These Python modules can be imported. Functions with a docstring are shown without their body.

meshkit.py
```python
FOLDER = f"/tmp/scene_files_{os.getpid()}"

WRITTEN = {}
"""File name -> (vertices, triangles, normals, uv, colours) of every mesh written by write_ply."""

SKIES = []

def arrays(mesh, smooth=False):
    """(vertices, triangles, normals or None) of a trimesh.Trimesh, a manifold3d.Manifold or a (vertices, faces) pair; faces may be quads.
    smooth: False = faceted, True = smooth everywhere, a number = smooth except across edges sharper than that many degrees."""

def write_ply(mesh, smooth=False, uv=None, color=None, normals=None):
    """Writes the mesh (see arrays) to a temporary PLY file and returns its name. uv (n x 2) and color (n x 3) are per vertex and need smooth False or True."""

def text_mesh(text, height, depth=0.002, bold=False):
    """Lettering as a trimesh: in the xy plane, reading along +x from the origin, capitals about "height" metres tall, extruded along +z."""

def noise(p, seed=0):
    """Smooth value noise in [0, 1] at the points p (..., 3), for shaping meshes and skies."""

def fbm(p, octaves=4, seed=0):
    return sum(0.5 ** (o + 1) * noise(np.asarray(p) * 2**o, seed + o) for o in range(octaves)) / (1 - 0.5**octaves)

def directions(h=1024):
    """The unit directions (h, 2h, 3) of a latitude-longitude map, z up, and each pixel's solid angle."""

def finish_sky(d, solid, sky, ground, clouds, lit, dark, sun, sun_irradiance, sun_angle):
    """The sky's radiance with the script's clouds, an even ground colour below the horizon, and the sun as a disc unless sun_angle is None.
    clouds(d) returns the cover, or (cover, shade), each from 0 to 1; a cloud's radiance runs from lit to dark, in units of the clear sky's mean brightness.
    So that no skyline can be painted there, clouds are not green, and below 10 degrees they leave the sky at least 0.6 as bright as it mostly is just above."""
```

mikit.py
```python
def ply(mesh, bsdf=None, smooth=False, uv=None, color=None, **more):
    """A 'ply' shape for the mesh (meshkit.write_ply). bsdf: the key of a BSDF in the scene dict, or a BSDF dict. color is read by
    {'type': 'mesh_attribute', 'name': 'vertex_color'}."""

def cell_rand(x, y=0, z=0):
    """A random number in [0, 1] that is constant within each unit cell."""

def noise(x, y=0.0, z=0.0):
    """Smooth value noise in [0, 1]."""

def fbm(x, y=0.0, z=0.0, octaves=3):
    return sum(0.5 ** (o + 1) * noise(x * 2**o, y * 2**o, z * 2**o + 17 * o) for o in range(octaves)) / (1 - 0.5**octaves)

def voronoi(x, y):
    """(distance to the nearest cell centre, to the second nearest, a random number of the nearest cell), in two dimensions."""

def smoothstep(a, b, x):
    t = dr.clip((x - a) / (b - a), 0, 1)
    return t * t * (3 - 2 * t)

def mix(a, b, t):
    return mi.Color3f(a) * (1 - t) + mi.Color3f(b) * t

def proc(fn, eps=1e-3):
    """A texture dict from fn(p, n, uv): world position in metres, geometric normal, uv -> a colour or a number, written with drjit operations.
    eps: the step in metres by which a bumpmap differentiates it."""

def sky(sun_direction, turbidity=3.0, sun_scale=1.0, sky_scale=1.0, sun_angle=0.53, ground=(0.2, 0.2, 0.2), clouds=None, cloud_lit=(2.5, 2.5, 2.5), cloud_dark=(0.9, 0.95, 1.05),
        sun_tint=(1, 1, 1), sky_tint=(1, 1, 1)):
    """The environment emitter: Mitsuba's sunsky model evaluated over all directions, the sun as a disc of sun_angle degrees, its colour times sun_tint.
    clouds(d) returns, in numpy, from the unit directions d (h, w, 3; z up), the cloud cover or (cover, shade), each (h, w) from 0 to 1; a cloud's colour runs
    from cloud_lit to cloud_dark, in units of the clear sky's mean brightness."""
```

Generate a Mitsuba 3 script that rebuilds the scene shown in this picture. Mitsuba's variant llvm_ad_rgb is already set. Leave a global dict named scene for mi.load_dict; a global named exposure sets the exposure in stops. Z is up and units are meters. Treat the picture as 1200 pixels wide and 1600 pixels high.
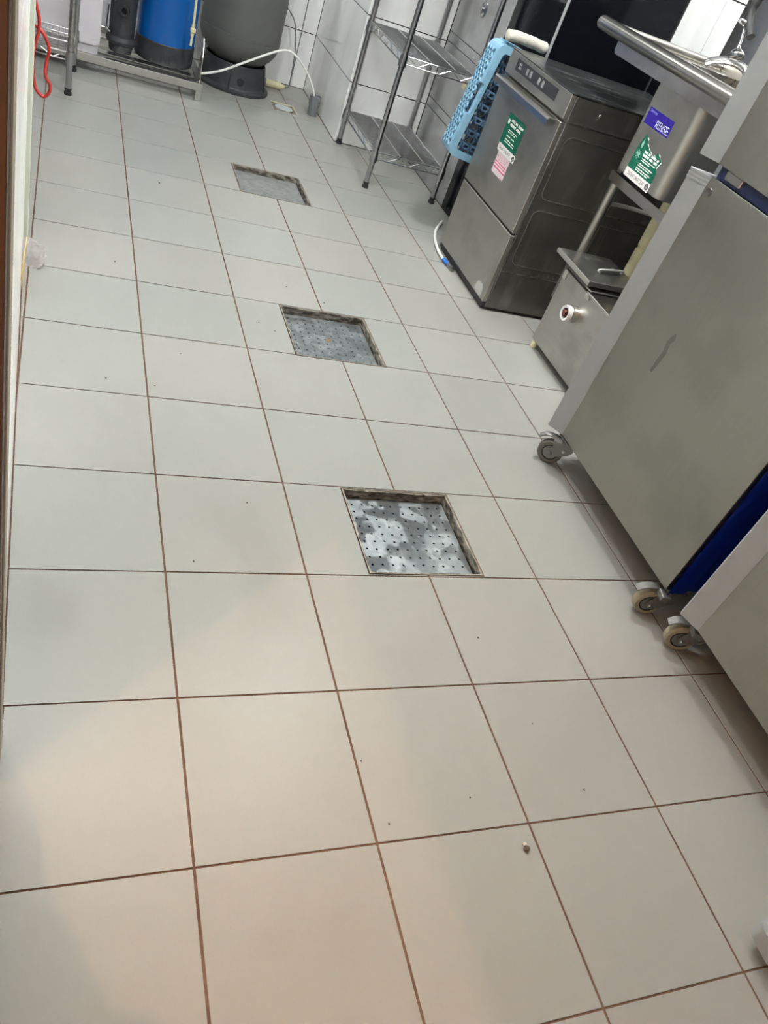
import math, random
import numpy as np, trimesh, drjit as dr, mitsuba as mi
import mikit, meshkit
from mikit import proc, noise, fbm, voronoi, cell_rand, smoothstep, mix
from shapely.geometry import Polygon, box as sbox, Point
from shapely import affinity
from shapely.ops import unary_union

random.seed(7); rng = np.random.default_rng(7)
T = mi.ScalarTransform4f
scene, labels = {}, {}

# ---------------------------------------------------------------- camera, light, exposure
CAM = np.array([-0.24147437, -0.49884190, 1.19867801])
FWD = np.array([0.40489673, 0.67536807, -0.61638998])
RIGHT = np.array([0.91299625, -0.26178176, 0.31290279])
DOWN = np.array([0.0499649, -0.68945505, -0.7226031])
m = np.eye(4); m[:3, 0] = -RIGHT; m[:3, 1] = -DOWN; m[:3, 2] = FWD; m[:3, 3] = CAM
scene['camera'] = {'type': 'perspective', 'fov': 2 * math.degrees(math.atan(600 / 1221.336)), 'fov_axis': 'x',
                   'near_clip': 0.01, 'far_clip': 50, 'to_world': T(m)}
exposure = 1.1
CEIL = 2.45; PASS = 4.2
LAMPS = [(-0.02, 1.55, 0.08, 128.0), (0.98, 1.75, 0.08, 190.0), (-0.15, 4.0, 0.08, 75.0)]  # x, y, radius, radiance
LAMP_COLOR = (0.965, 0.99, 0.985)
WARM_AT, WARM_R, WARM_W = (-1.249, -0.64, 3.86), 0.018, (5900.0, 3200.0, 1600.0)

# ---------------------------------------------------------------- materials
def P(base, rough=0.5, metallic=0.0, spec=0.5, **k):
    d = {'type': 'principled', 'base_color': base if isinstance(base, dict) else {'type': 'rgb', 'value': list(base)},
         'roughness': rough, 'metallic': metallic, 'specular': spec, **k}
    return {'type': 'twosided', 'bsdf': d}
def mat(name, d): scene['mat_' + name] = d
def bump(d, fn, scale, eps=1e-3):
    return {'type': 'twosided', 'bsdf': {'type': 'bumpmap', 'arbitrary': proc(fn, eps), 'scale': scale, 'bsdf': d['bsdf']}}

def tile_col(p, n, uv):
    i, j = dr.floor(p.x / 0.3), dr.floor(p.y / 0.3)
    r, q = cell_rand(i, j, 3), cell_rand(i, j, 9)
    f = fbm(p.x * 3, p.y * 3, 1.0, 3); g = noise(p.x * 900, p.y * 900, 2.0)
    c = mix((0.288, 0.288, 0.268), (0.316, 0.313, 0.290), f) * (0.965 + 0.06 * r) * (0.98 + 0.04 * g)
    return c * mix((1.015, 0.995, 0.99), (0.985, 1.003, 1.0), q)
def tile_rough(p, n, uv):
    return 0.27 + 0.08 * fbm(p.x * 2.2, p.y * 2.2, 5.0, 3) - 0.10 * smoothstep(0.60, 0.72, fbm(p.x * 5, p.y * 4, 9.0, 3))
def tile_bump(p, n, uv):
    return noise(p.x * 420, p.y * 420, 1.0) + 0.5 * noise(p.x * 900, p.y * 900, 7.0)
mat('floor_tile', bump(P(proc(tile_col), proc(tile_rough), spec=0.09), tile_bump, 0.00012, 4e-4))
def grout_col(p, n, uv): return mix((0.075, 0.041, 0.029), (0.165, 0.095, 0.068), fbm(p.x * 14, p.y * 14, 0.0, 3))
mat('smear', P((0.175, 0.168, 0.148), 0.42, 0.85))
mat('grout', P(proc(grout_col), 0.85, spec=0.2))
mat('wall_grout', P((0.035, 0.034, 0.033), 0.8))
def wtile_col(p, n, uv):
    f = fbm(p.x * 2.5 + 3, p.y * 2.5, p.z * 2.0, 3); s = fbm(p.x * 14, p.y * 14, p.z * 1.4, 2)
    return mix((0.80, 0.805, 0.80), (0.86, 0.86, 0.85), f) * (0.94 + 0.08 * smoothstep(0.3, 0.6, s))
mat('white_tile', P(proc(wtile_col), 0.09, spec=0.5))
mat('black_tile', P((0.003, 0.0035, 0.005), 0.10, spec=0.12))
mat('paint', P((0.72, 0.72, 0.70), 0.6))
mat('ceiling', P((0.78, 0.78, 0.76), 0.8))
mat('trim_pale', P((0.66, 0.69, 0.58), 0.35))
def wood_col(p, n, uv):
    g = fbm(p.x * 60, p.y * 60, p.z * 2.2, 4)
    return mix((0.028, 0.012, 0.004), (0.085, 0.038, 0.014), g)
mat('wood', P(proc(wood_col), 0.45))
mat('beige', P((0.34, 0.29, 0.23), 0.5))

def steel(name, base, rough, along='z', dirt=0.25, scale=1.0, met=1.0):
    ax = {'x': (2, 60, 60), 'y': (60, 2, 60), 'z': (60, 60, 2)}[along]
    def col(p, n, uv):
        b = noise(p.x * ax[0] * 3, p.y * ax[1] * 3, p.z * ax[2] * 3)
        d = fbm(p.x * 7 * scale, p.y * 7 * scale, p.z * 7 * scale + 3, 4)
        s = smoothstep(0.45, 0.8, d)
        return mi.Color3f(base) * (0.975 + 0.05 * b) * (1 - dirt * s)
    def ro(p, n, uv):
        d = fbm(p.x * 5 * scale, p.y * 5 * scale, p.z * 5 * scale + 11, 3)
        return rough * (0.75 + 0.6 * d)
    mat(name, P(proc(col), proc(ro), met))
steel('steel', (0.47, 0.455, 0.415), 0.42)
mat('zinc', P((0.18, 0.18, 0.172), 0.42, 0.7))
steel('steel_door', (0.315, 0.305, 0.268), 0.38, dirt=0.14)
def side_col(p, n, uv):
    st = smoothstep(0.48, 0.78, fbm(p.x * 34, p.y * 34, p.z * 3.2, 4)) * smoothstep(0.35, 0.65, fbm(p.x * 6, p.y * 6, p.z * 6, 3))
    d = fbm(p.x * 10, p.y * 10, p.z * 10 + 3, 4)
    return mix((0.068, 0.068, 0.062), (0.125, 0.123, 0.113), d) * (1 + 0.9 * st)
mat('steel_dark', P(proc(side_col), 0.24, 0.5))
def top_col(p, n, uv):
    st = smoothstep(0.50, 0.75, fbm(p.x * 5, p.y * 46, 2.0, 4)) * smoothstep(0.3, 0.6, fbm(p.x * 4, p.y * 4, 7.0, 2))
    return mix((0.085, 0.09, 0.09), (0.34, 0.36, 0.36), 0.75 * st + 0.12 * fbm(p.x * 30, p.y * 30, 0.0, 3))
mat('steel_top', P(proc(top_col), 0.2, 0.8))
steel('steel_sink', (0.50, 0.485, 0.455), 0.27, along='y')
steel('steel_panel', (0.42, 0.425, 0.43), 0.22, dirt=0.25, met=0.6)
mat('steel_bright', P((0.66, 0.65, 0.62), 0.22, 1.0))
mat('chrome', P((0.43, 0.43, 0.44), 0.16, 1.0))
mat('chrome_bright', P((0.80, 0.80, 0.81), 0.06, 1.0))
def galv_col(p, n, uv):
    f = fbm(p.x * 60, p.y * 60, 1.0, 4); w = smoothstep(0.42, 0.60, fbm(p.x * 70, p.y * 70, 4.0, 5)) * smoothstep(0.32, 0.66, fbm(p.x * 20 + 2, p.y * 20, 2.0, 4))
    return mix((0.21, 0.235, 0.245), (0.42, 0.44, 0.44), 0.3 * f + 0.45 * w)
def galv_r(p, n, uv): return 0.20 + 0.3 * smoothstep(0.42, 0.60, fbm(p.x * 24, p.y * 24, 4.0, 4))
mat('galvanised', P(proc(galv_col), proc(galv_r), 0.75))
def old_col(p, n, uv):
    f = fbm(p.x * 60, p.y * 60, 1.0, 4)
    return mix((0.20, 0.21, 0.205), (0.33, 0.335, 0.33), f)
mat('galvanised_dull', P(proc(old_col), 0.5, 0.5))
def dframe_col(p, n, uv):
    f = fbm(p.x * 50, p.y * 50, p.z * 80, 4)
    return mix((0.055, 0.045, 0.032), (0.36, 0.33, 0.28), smoothstep(0.3, 0.75, f))
mat('drain_frame', P(proc(dframe_col), 0.5, 0.4))
mat('black_hole', P((0.01, 0.01, 0.01), 0.9))
mat('black_plastic', P((0.012, 0.013, 0.015), 0.42))
mat('black_rubber', P((0.014, 0.014, 0.015), 0.6))
def bbase(p, n, uv): return mix((0.010, 0.011, 0.014), (0.03, 0.032, 0.036), fbm(p.x * 30, p.y * 30, p.z * 30, 4))
mat('black_dusty', P(proc(bbase), 0.55))
mat('blue_tank', P((0.0, 0.085, 0.33), 0.30))
def gtank(p, n, uv): return mix((0.082, 0.084, 0.077), (0.098, 0.10, 0.092), fbm(p.x * 9, p.y * 9, p.z * 12, 3))
mat('grey_tank', P(proc(gtank), 0.48))
mat('white_plastic', P((0.68, 0.65, 0.69), 0.45))
mat('white_plastic_dark', P((0.50, 0.48, 0.51), 0.45))
mat('white_hose', P((0.78, 0.78, 0.74), 0.35))
mat('cream', P((0.66, 0.62, 0.40), 0.45))
mat('grey_pvc', P((0.15, 0.157, 0.165), 0.5))
mat('red_cable', P((0.52, 0.045, 0.035), 0.4))
mat('pale_blue', P((0.215, 0.40, 0.54), 0.42))
mat('pale_blue_deep', P((0.11, 0.20, 0.31), 0.45))
def cloth_col(p, n, uv): return mix((0.34, 0.32, 0.27), (0.60, 0.58, 0.52), fbm(p.x * 60, p.y * 60, p.z * 60, 3))
mat('cloth', P(proc(cloth_col), 0.9))
mat('grey_profile', P((0.265, 0.28, 0.285), 0.42))
mat('grey_profile_dark', P((0.12, 0.125, 0.135), 0.45))
mat('film', P((0.001, 0.012, 0.17), 0.24, spec=0.5))
mat('film_dark', P((0.001, 0.004, 0.028), 0.35))
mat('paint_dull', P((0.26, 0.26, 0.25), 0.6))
mat('tyre', P((0.085, 0.08, 0.065), 0.55))
mat('tyre_pale', P((0.24, 0.215, 0.155), 0.55))
mat('green', P((0.0, 0.085, 0.048), 0.4))
mat('sticker_white', P((0.76, 0.74, 0.72), 0.45))
mat('sticker_pinkish', P((0.66, 0.53, 0.56), 0.45))
mat('pink', P((0.62, 0.10, 0.19), 0.45))
mat('print_white', P((0.72, 0.76, 0.72), 0.5))
mat('print_faint', P((0.22, 0.40, 0.32), 0.5))
mat('print_grey', P((0.20, 0.20, 0.19), 0.5))
mat('violet', P((0.018, 0.006, 0.22), 0.35))
mat('violet_print', P((0.34, 0.32, 0.62), 0.45))
mat('control', P((0.02, 0.02, 0.022), 0.35))
mat('button', P((0.22, 0.22, 0.22), 0.4))
mat('tape', P((0.42, 0.42, 0.41), 0.5))
mat('blue_fitting', P((0.02, 0.14, 0.50), 0.4))
mat('rust', P((0.20, 0.11, 0.05), 0.8))
mat('food', P((0.075, 0.058, 0.035), 0.8))
mat('clay', P((0.10, 0.032, 0.02), 0.7))
mat('card', P((0.52, 0.36, 0.14), 0.8))
mat('bag', {'type': 'twosided', 'bsdf': {'type': 'roughplastic', 'diffuse_reflectance': {'type': 'rgb', 'value': [0.62, 0.58, 0.57]}, 'alpha': 0.12}})
mat('bag', {'type': 'principledthin', 'base_color': {'type': 'rgb', 'value': [0.80, 0.77, 0.76]}, 'roughness': 0.15, 'spec_trans': 0.45, 'diff_trans': 1.0, 'eta': 1.45})
mat('grate_white', P((0.66, 0.72, 0.73), 0.3, 0.3))
mat('tile_edge', P((0.26, 0.22, 0.17), 0.5))

# ---------------------------------------------------------------- mesh helpers
def V(*a): return np.array(a, float)
def cat(*ms):
    ms = [x for a in ms for x in (a if isinstance(a, (list, tuple)) else [a])]
    return trimesh.util.concatenate(ms)
def bx(x0, x1, y0, y1, z0, z1, c=0.0015):
    c = min(c, (x1 - x0) * .45, (y1 - y0) * .45, (z1 - z0) * .45)
    if c <= 0:
        b = trimesh.creation.box(extents=(x1 - x0, y1 - y0, z1 - z0)); b.apply_translation(((x0 + x1) / 2, (y0 + y1) / 2, (z0 + z1) / 2)); return b
    h = V(x1 - x0, y1 - y0, z1 - z0) / 2; pts = []
    for sx in (-1, 1):
        for sy in (-1, 1):
            for sz in (-1, 1):
                s = V(sx, sy, sz)
                for k in range(3):
                    q = h - c; q[k] = h[k]; pts.append(s * q)
    b = trimesh.convex.convex_hull(np.array(pts)); b.apply_translation(((x0 + x1) / 2, (y0 + y1) / 2, (z0 + z1) / 2)); return b
def tube(pts, r, n=10, cap=True):
    p = np.asarray(pts, float); N = len(p)
    r = np.broadcast_to(np.asarray(r, float), (N,))
    t = np.gradient(p, axis=0); t /= np.linalg.norm(t, axis=1, keepdims=True) + 1e-12
    a = np.cross(t[0], [0, 0, 1.0]) if abs(t[0][2]) < .9 else np.cross(t[0], [1.0, 0, 0])
    a /= np.linalg.norm(a); A = [a]
    for i in range(1, N):
        a = A[-1] - t[i] * np.dot(A[-1], t[i]); a /= np.linalg.norm(a) + 1e-12; A.append(a)
    A = np.array(A); B = np.cross(t, A); th = np.arange(n) * 2 * np.pi / n
    v = p[:, None] + r[:, None, None] * (np.cos(th)[None, :, None] * A[:, None] + np.sin(th)[None, :, None] * B[:, None])
    v = v.reshape(-1, 3); f = []
    for i in range(N - 1):
        for j in range(n):
            a0, b0 = i * n + j, i * n + (j + 1) % n
            f += [[a0, b0, b0 + n], [a0, b0 + n, a0 + n]]
    if cap:
        v = np.vstack([v, p[0], p[-1]]); c0, c1 = len(v) - 2, len(v) - 1
        for j in range(n):
            f.append([c0, (j + 1) % n, j]); f.append([c1, (N - 1) * n + j, (N - 1) * n + (j + 1) % n])
    return trimesh.Trimesh(v, np.array(f), process=False)
def rod(a, b, r, n=8): return tube([a, b], r, n)
def spline(pts, n=8):
    p = np.asarray(pts, float); p = np.vstack([2 * p[0] - p[1], p, 2 * p[-1] - p[-2]]); out = []
    for i in range(1, len(p) - 2):
        for k in range(n):
            t = k / n
            out.append(.5 * ((2 * p[i]) + (-p[i - 1] + p[i + 1]) * t + (2 * p[i - 1] - 5 * p[i] + 4 * p[i + 1] - p[i + 2]) * t * t + (-p[i - 1] + 3 * p[i] - 3 * p[i + 1] + p[i + 2]) * t ** 3))
    out.append(p[-2]); return np.array(out)
def lathe(prof, c, n=32, axis=(0, 0, 1)):
    prof = np.asarray(prof, float); th = np.arange(n) * 2 * np.pi / n
    v = np.stack([prof[:, 0][:, None] * np.cos(th), prof[:, 0][:, None] * np.sin(th), np.repeat(prof[:, 1][:, None], n, 1)], -1).reshape(-1, 3)
    f = []
    for i in range(len(prof) - 1):
        for j in range(n):
            a0, b0 = i * n + j, i * n + (j + 1) % n
            f += [[a0, b0, b0 + n], [a0, b0 + n, a0 + n]]
    mm = trimesh.Trimesh(v, np.array(f), process=False)
    M = trimesh.geometry.align_vectors([0, 0, 1], axis); M[:3, 3] = c
    mm.apply_transform(M); return mm
def ext(poly, d, o, u, v):
    """polygon (2D) extruded by d along u x v, with 2D axes u, v and origin o"""
    gs = getattr(poly, 'geoms', [poly])
    mm = cat([trimesh.creation.extrude_polygon(g, d, engine='earcut') for g in gs if g.area > 1e-12])
    u, v = np.asarray(u, float), np.asarray(v, float); w = np.cross(u, v)
    M = np.eye(4); M[:3, 0] = u; M[:3, 1] = v; M[:3, 2] = w; M[:3, 3] = o
    mm.apply_transform(M); return mm
def text(s, h, o, u, v, depth=0.0004, bold=False, sx=1.0):
    mm = meshkit.text_mesh(s, h, depth, bold); mm.apply_scale((sx, 1, 1))
    u, v = np.asarray(u, float), np.asarray(v, float)
    M = np.eye(4); M[:3, 0] = u; M[:3, 1] = v; M[:3, 2] = np.cross(u, v); M[:3, 3] = o
    mm.apply_transform(M); return mm
def rrect(x0, y0, x1, y1, r): return sbox(x0 + r, y0 + r, x1 - r, y1 - r).buffer(r, 6)
def prism(poly, z0, z1): return ext(poly, z1 - z0, (0, 0, z0), (1, 0, 0), (0, 1, 0))
def xf(mesh, M): k = mesh.copy(); k.apply_transform(M); return k

def add(key, mesh, mt, smooth=35, label=None, cat_=None, group=None, kind=None):
    base, k = key, 0
    while key in scene: k += 1; key = f'{base}_{k:03d}'
    scene[key] = mikit.ply(mesh, 'mat_' + mt, smooth=smooth)
    tag(key, label, cat_, group, kind); return key
def tag(key, label=None, cat_=None, group=None, kind=None):
    d = {k: v for k, v in (('label', label), ('category', cat_), ('group', group), ('kind', kind)) if v}
    if d: labels.setdefault(key, {}).update(d)
used = set()
def thing(name, label, cat_, group=None):
    base, k = name, 0
    while name in used: k += 1; name = f'{base}_{k:03d}'
    used.add(name); tag(name, label, cat_, group); return name

# ---------------------------------------------------------------- room
def wl(y): return -0.2715 - 0.0258 * y            # face of the left wall
WEND = 1.945
DRAINS = [(0.45, 0.75, 0.605, 0.895), (0.45, 0.75, 1.497, 1.795), (0.448, 0.752, 2.70, 2.998)]
outline = Polygon([(-2.4, -1.8), (2.0, -1.8), (2.0, 2.65), (1.5, 2.65), (1.5, 3.66), (1.076, 3.66), (1.076, 4.49), (-1.15, 4.49), (-1.15, WEND), (wl(WEND), WEND),
                   (wl(.25), .25), (-.42, .25), (-.42, .165), (-2.4, .165)])
holes = unary_union([sbox(a, c, b, d) for a, b, c, d in DRAINS])
rd_c = (0.868, 4.012)
slab = outline.buffer(0.05).difference(holes)
add('floor', prism(slab, -0.055, -0.002), 'grout', False, label='floor of pale grey square tiles with brown grout', kind='structure')
whole = bx(-.15 + .0021, .15 - .0021, -.15 + .0016, .15 - .0016, -.0019, 0, .0006)
ply_whole = mikit.ply(whole, 'mat_floor_tile', smooth=False)
cutouts = holes.buffer(0.0015, join_style=2).union(sbox(rd_c[0] - .062, rd_c[1] - .062, rd_c[0] + .062, rd_c[1] + .062))
inner = outline.buffer(-0.003, join_style=2)
cnt = 0
for j in range(-4, 15):
    for i in range(-3, 7):
        if i < -2 and j < 7: continue
        x0, y0 = .3 * i, .3 * j
        cell = sbox(x0 + .0021, y0 + .0016, x0 + .2979, y0 + .2984)
        if y0 < -1.3: continue
        g = cell.intersection(inner).difference(cutouts)
        if j < 1 and x0 < -.25: g = cell.difference(sbox(-9, .16, -.2745, 1)) if x0 >= -.6 else Polygon()
        if g.area < 4e-4: continue
        key = 'floor__tile' + (f'_{cnt:03d}' if cnt else ''); cnt += 1
        if abs(g.area - cell.area) < 1e-8:
            scene[key] = {**ply_whole, 'to_world': T().translate([x0 + .15, y0 + .15, 0])}
        else:
            scene[key] = mikit.ply(prism(g, -.0019, 0), 'mat_floor_tile', smooth=False)

def wall_tiles(wall, A, B, n, z_list, s_list, mt, th=.006, gap=.005):
    """tiles on the wall face from A to B (2D): z_list and s_list hold the joint positions up and along"""
    A, B = np.array(A), np.array(B); u = (B - A) / np.linalg.norm(B - A); k = 0
    for z0, z1 in zip(z_list[:-1], z_list[1:]):
        for s0, s1 in zip(s_list[:-1], s_list[1:]):
            if s1 - s0 < .008: continue
            g = sbox(s0 + gap / 2, z0 + gap / 2, s1 - gap / 2, z1 - gap / 2)
            U = V(u[0], u[1], 0); W = np.cross(U, [0, 0, 1.0]); N = V(n[0], n[1], 0)
            o = V(A[0], A[1], 0) + (N * th if np.dot(W, N) < 0 else 0)
            add(f'{wall}__tile', ext(g, th, o - (0 if np.dot(W, N) < 0 else 0), U, (0, 0, 1)), mt, False)
def wall(name, poly, mt, label, z0=-.05, z1=None):
    z1 = z1 or CEIL
    add(name, prism(Polygon(poly), z0, z1), mt, False, label=label, kind='structure')
ZS = [0.0, .293, .593, .893, 1.193, 1.493, 1.793, 2.093, CEIL]
# the joint faces lie 6 mm behind the tile faces
wall('wall_back', [(-1.3, 4.496), (1.6, 4.496), (1.6, 4.6), (-1.3, 4.6)], 'wall_grout', 'white tiled back wall behind the tanks')
wall_tiles('wall_back', (-1.15, 4.496), (1.076, 4.496), (0, -1), ZS[:6], [0, .34, .94, 1.54, 2.14, 2.226], 'white_tile')
wall('wall_column', [(1.082, 3.666), (1.6, 3.666), (1.6, 4.496), (1.082, 4.496)], 'wall_grout', 'white tiled boxed-out corner beside the wire rack')
wall_tiles('wall_column', (1.082, 3.66), (1.082, 4.49), (-1, 0), ZS[:6], [0, .83], 'white_tile')
wall_tiles('wall_column', (1.076, 3.666), (1.5, 3.666), (0, -1), ZS[:6], [0.0, .424], 'white_tile')
wall('wall_steel', [(1.506, 3.068), (1.9, 3.068), (1.9, 3.666), (1.506, 3.666)], 'wall_grout', 'wall clad in dull steel panels behind the wire rack')
for z0, z1 in ((.002, .296), (.299, .337), (.340, .598), (.601, .640), (.643, 1.24), (1.243, 2.1)):
    add('wall_steel__panel', bx(1.5, 1.5055, 3.07, 3.655, z0, z1, .001), 'steel_panel', False)
add('wall_steel__cover_plate', cat(bx(1.4985, 1.4995, 3.38, 3.45, .235, .285, .0003)), 'steel_panel', False)
add('wall_steel__tag', bx(1.4975, 1.4995, 3.268, 3.310, .482, .508, .0005), 'cream', False, label='small cream tag')
add('wall_steel__pipe_flange', cat(lathe([(.0, .016), (.014, .016), (.016, .006), (.03, .004), (.034, 0)], (1.4995, 3.36, .80), 20, (-1, 0, 0))), 'chrome', 40)
wall('wall_black', [(1.506, 2.656), (2.1, 2.656), (2.1, 3.066), (1.506, 3.066)], 'wall_grout', 'glossy black tiled wall behind the dishwasher')
wall_tiles('wall_black', (1.506, 2.652), (1.506, 3.066), (-1, 0), [0, 1.3, CEIL], [0, .414], 'black_tile')
wall_tiles('wall_black', (1.502, 2.656), (2.0, 2.656), (0, -1), [0, 1.3, CEIL], [0, .494], 'black_tile')
add('trim_1', bx(1.496, 1.506, 2.646, 2.656, 0, CEIL, .002), 'grey_profile', False, label='thin grey corner strip on the black tiles', kind='structure')
wall('wall_right', [(2.006, -1.9), (2.1, -1.9), (2.1, 2.656), (2.006, 2.656)], 'wall_grout', 'white and black tiled wall behind the sink')
ys = [0, .45, 1.05, 1.65, 2.25, 2.85, 3.45, 4.05, 4.233, 4.443]
wall_tiles('wall_right', (2.006, -1.8), (2.006, 2.65), (-1, 0), [0, .30, .60, .93], [0, 1.05, 1.65, 2.25, 2.85, 3.45, 4.05, 4.445], 'black_tile')
wall_tiles('wall_right', (2.006, -1.8), (2.006, 2.65), (-1, 0), [.93, 1.19, 1.49, 1.79, 2.09, CEIL], [0, .833, 1.433, 2.033, 2.633, 3.033, 3.633, 4.233, 4.445], 'white_tile')
wall('wall_left', [(wl(.25) - .006, .25), (wl(WEND) - .006, WEND), (-.45, WEND), (-.45, .25)], 'wall_grout', 'glossy white tiled wall along the left edge of the floor')
a, b = (wl(.25) - .006, .25), (wl(WEND) - .006, WEND)
wall_tiles('wall_left', a, b, (1, 0.0258), ZS, [0, .35, .95, 1.55, 1.695], 'white_tile')
add('trim_2', bx(-.340, -.309, WEND - .004, WEND + .012, 0.001, 2.2, .003), 'trim_pale', 30, label='pale plastic strip on the end of the left wall', kind='structure')
add('door_1', cat(bx(-.42, -.2762, .165, .2, 0, 1.95, .001), bx(-.42, -.2762, -.98, -.945, 0, 1.95, .001), bx(-.42, -.2762, -.98, .2, 1.95, 1.99, .001)), 'wood', False, label='brown wooden door frame at the left edge', kind='structure')
add('door_1__architrave', bx(-.42, -.2740, .2005, .2495, 0, 1.99, .001), 'beige', False, label='beige edge strip of the door frame')
wall('wall_front', [(-2.5, -1.9), (2.1, -1.9), (2.1, -1.8), (-2.5, -1.8)], 'paint', 'plain wall behind the camera', z1=PASS)
add('wall_door', cat(prism(sbox(-.45, -1.8, -.3, -.985), -.05, PASS), prism(sbox(-.45, -.985, -.3, .25), 1.995, PASS)), 'paint', False, label='plain wall around the doorway', kind='structure')
wall('wall_corridor', [(-2.5, -1.8), (-2.4, -1.8), (-2.4, .3), (-2.5, .3)], 'paint', 'plain wall of the passage outside the door', z1=PASS)
wall('wall_passage', [(-2.4, .2), (-.45, .2), (-.45, .3), (-2.4, .3)], 'paint', 'plain end wall of the passage outside the door', z1=PASS)
wall('wall_side', [(-1.25, WEND - .05), (-1.15, WEND - .05), (-1.15, 4.496), (-1.25, 4.496)], 'paint_dull', 'plain side wall beyond the left rack')
wall('wall_inner', [(-1.15, WEND - .1), (-.45, WEND - .1), (-.45, WEND), (-1.15, WEND)], 'paint_dull', 'plain return wall beside the left rack')

add('ceiling', cat(bx(-.3, 2.2, -2.0, 4.7, CEIL, CEIL + .08, 0), bx(-1.3, -.3, .22, 4.7, CEIL, CEIL + .08, 0), bx(-2.6, -.3, -2.0, .3, PASS, PASS + .08, 0)), 'ceiling', False, label='plain ceiling', kind='structure')

# lamps
for (x, y, r, L), lab in zip(LAMPS, ('round white ceiling lamp over the middle floor drain, nearer the left wall', 'round white ceiling lamp in front of the sink', 'round white ceiling lamp over the far end of the floor')):
    t = thing('ceiling_light', lab, 'light', 'ceiling lamps')
    add(f'{t}__cap', lathe([(0, CEIL - .0005), (.05, CEIL - .0005), (.045, CEIL - .022), (0, CEIL - .022)], (x, y, 0), 24), 'paint', 35)
    key = f'{t}__globe'; scene[key] = {'type': 'sphere', 'center': [x, y, CEIL - r - .0225], 'radius': r, 'bsdf': {'type': 'ref', 'id': 'mat_paint'}}
    scene[key]['emitter'] = {'type': 'area', 'radiance': {'type': 'rgb', 'value': [L * c for c in LAMP_COLOR]}}
t = thing('passage_lamp', 'round warm lamp in the passage outside the door', 'lamp')
x, y, z = WARM_AT
add(f'{t}__stem', rod((x, y, z + WARM_R), (x, y, PASS - .001), .008), 'chrome')
key = f'{t}__bulb'; scene[key] = {'type': 'sphere', 'center': list(WARM_AT), 'radius': WARM_R, 'bsdf': {'type': 'ref', 'id': 'mat_paint'}}
scene[key]['emitter'] = {'type': 'area', 'radiance': {'type': 'rgb', 'value': list(WARM_W)}}

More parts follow.
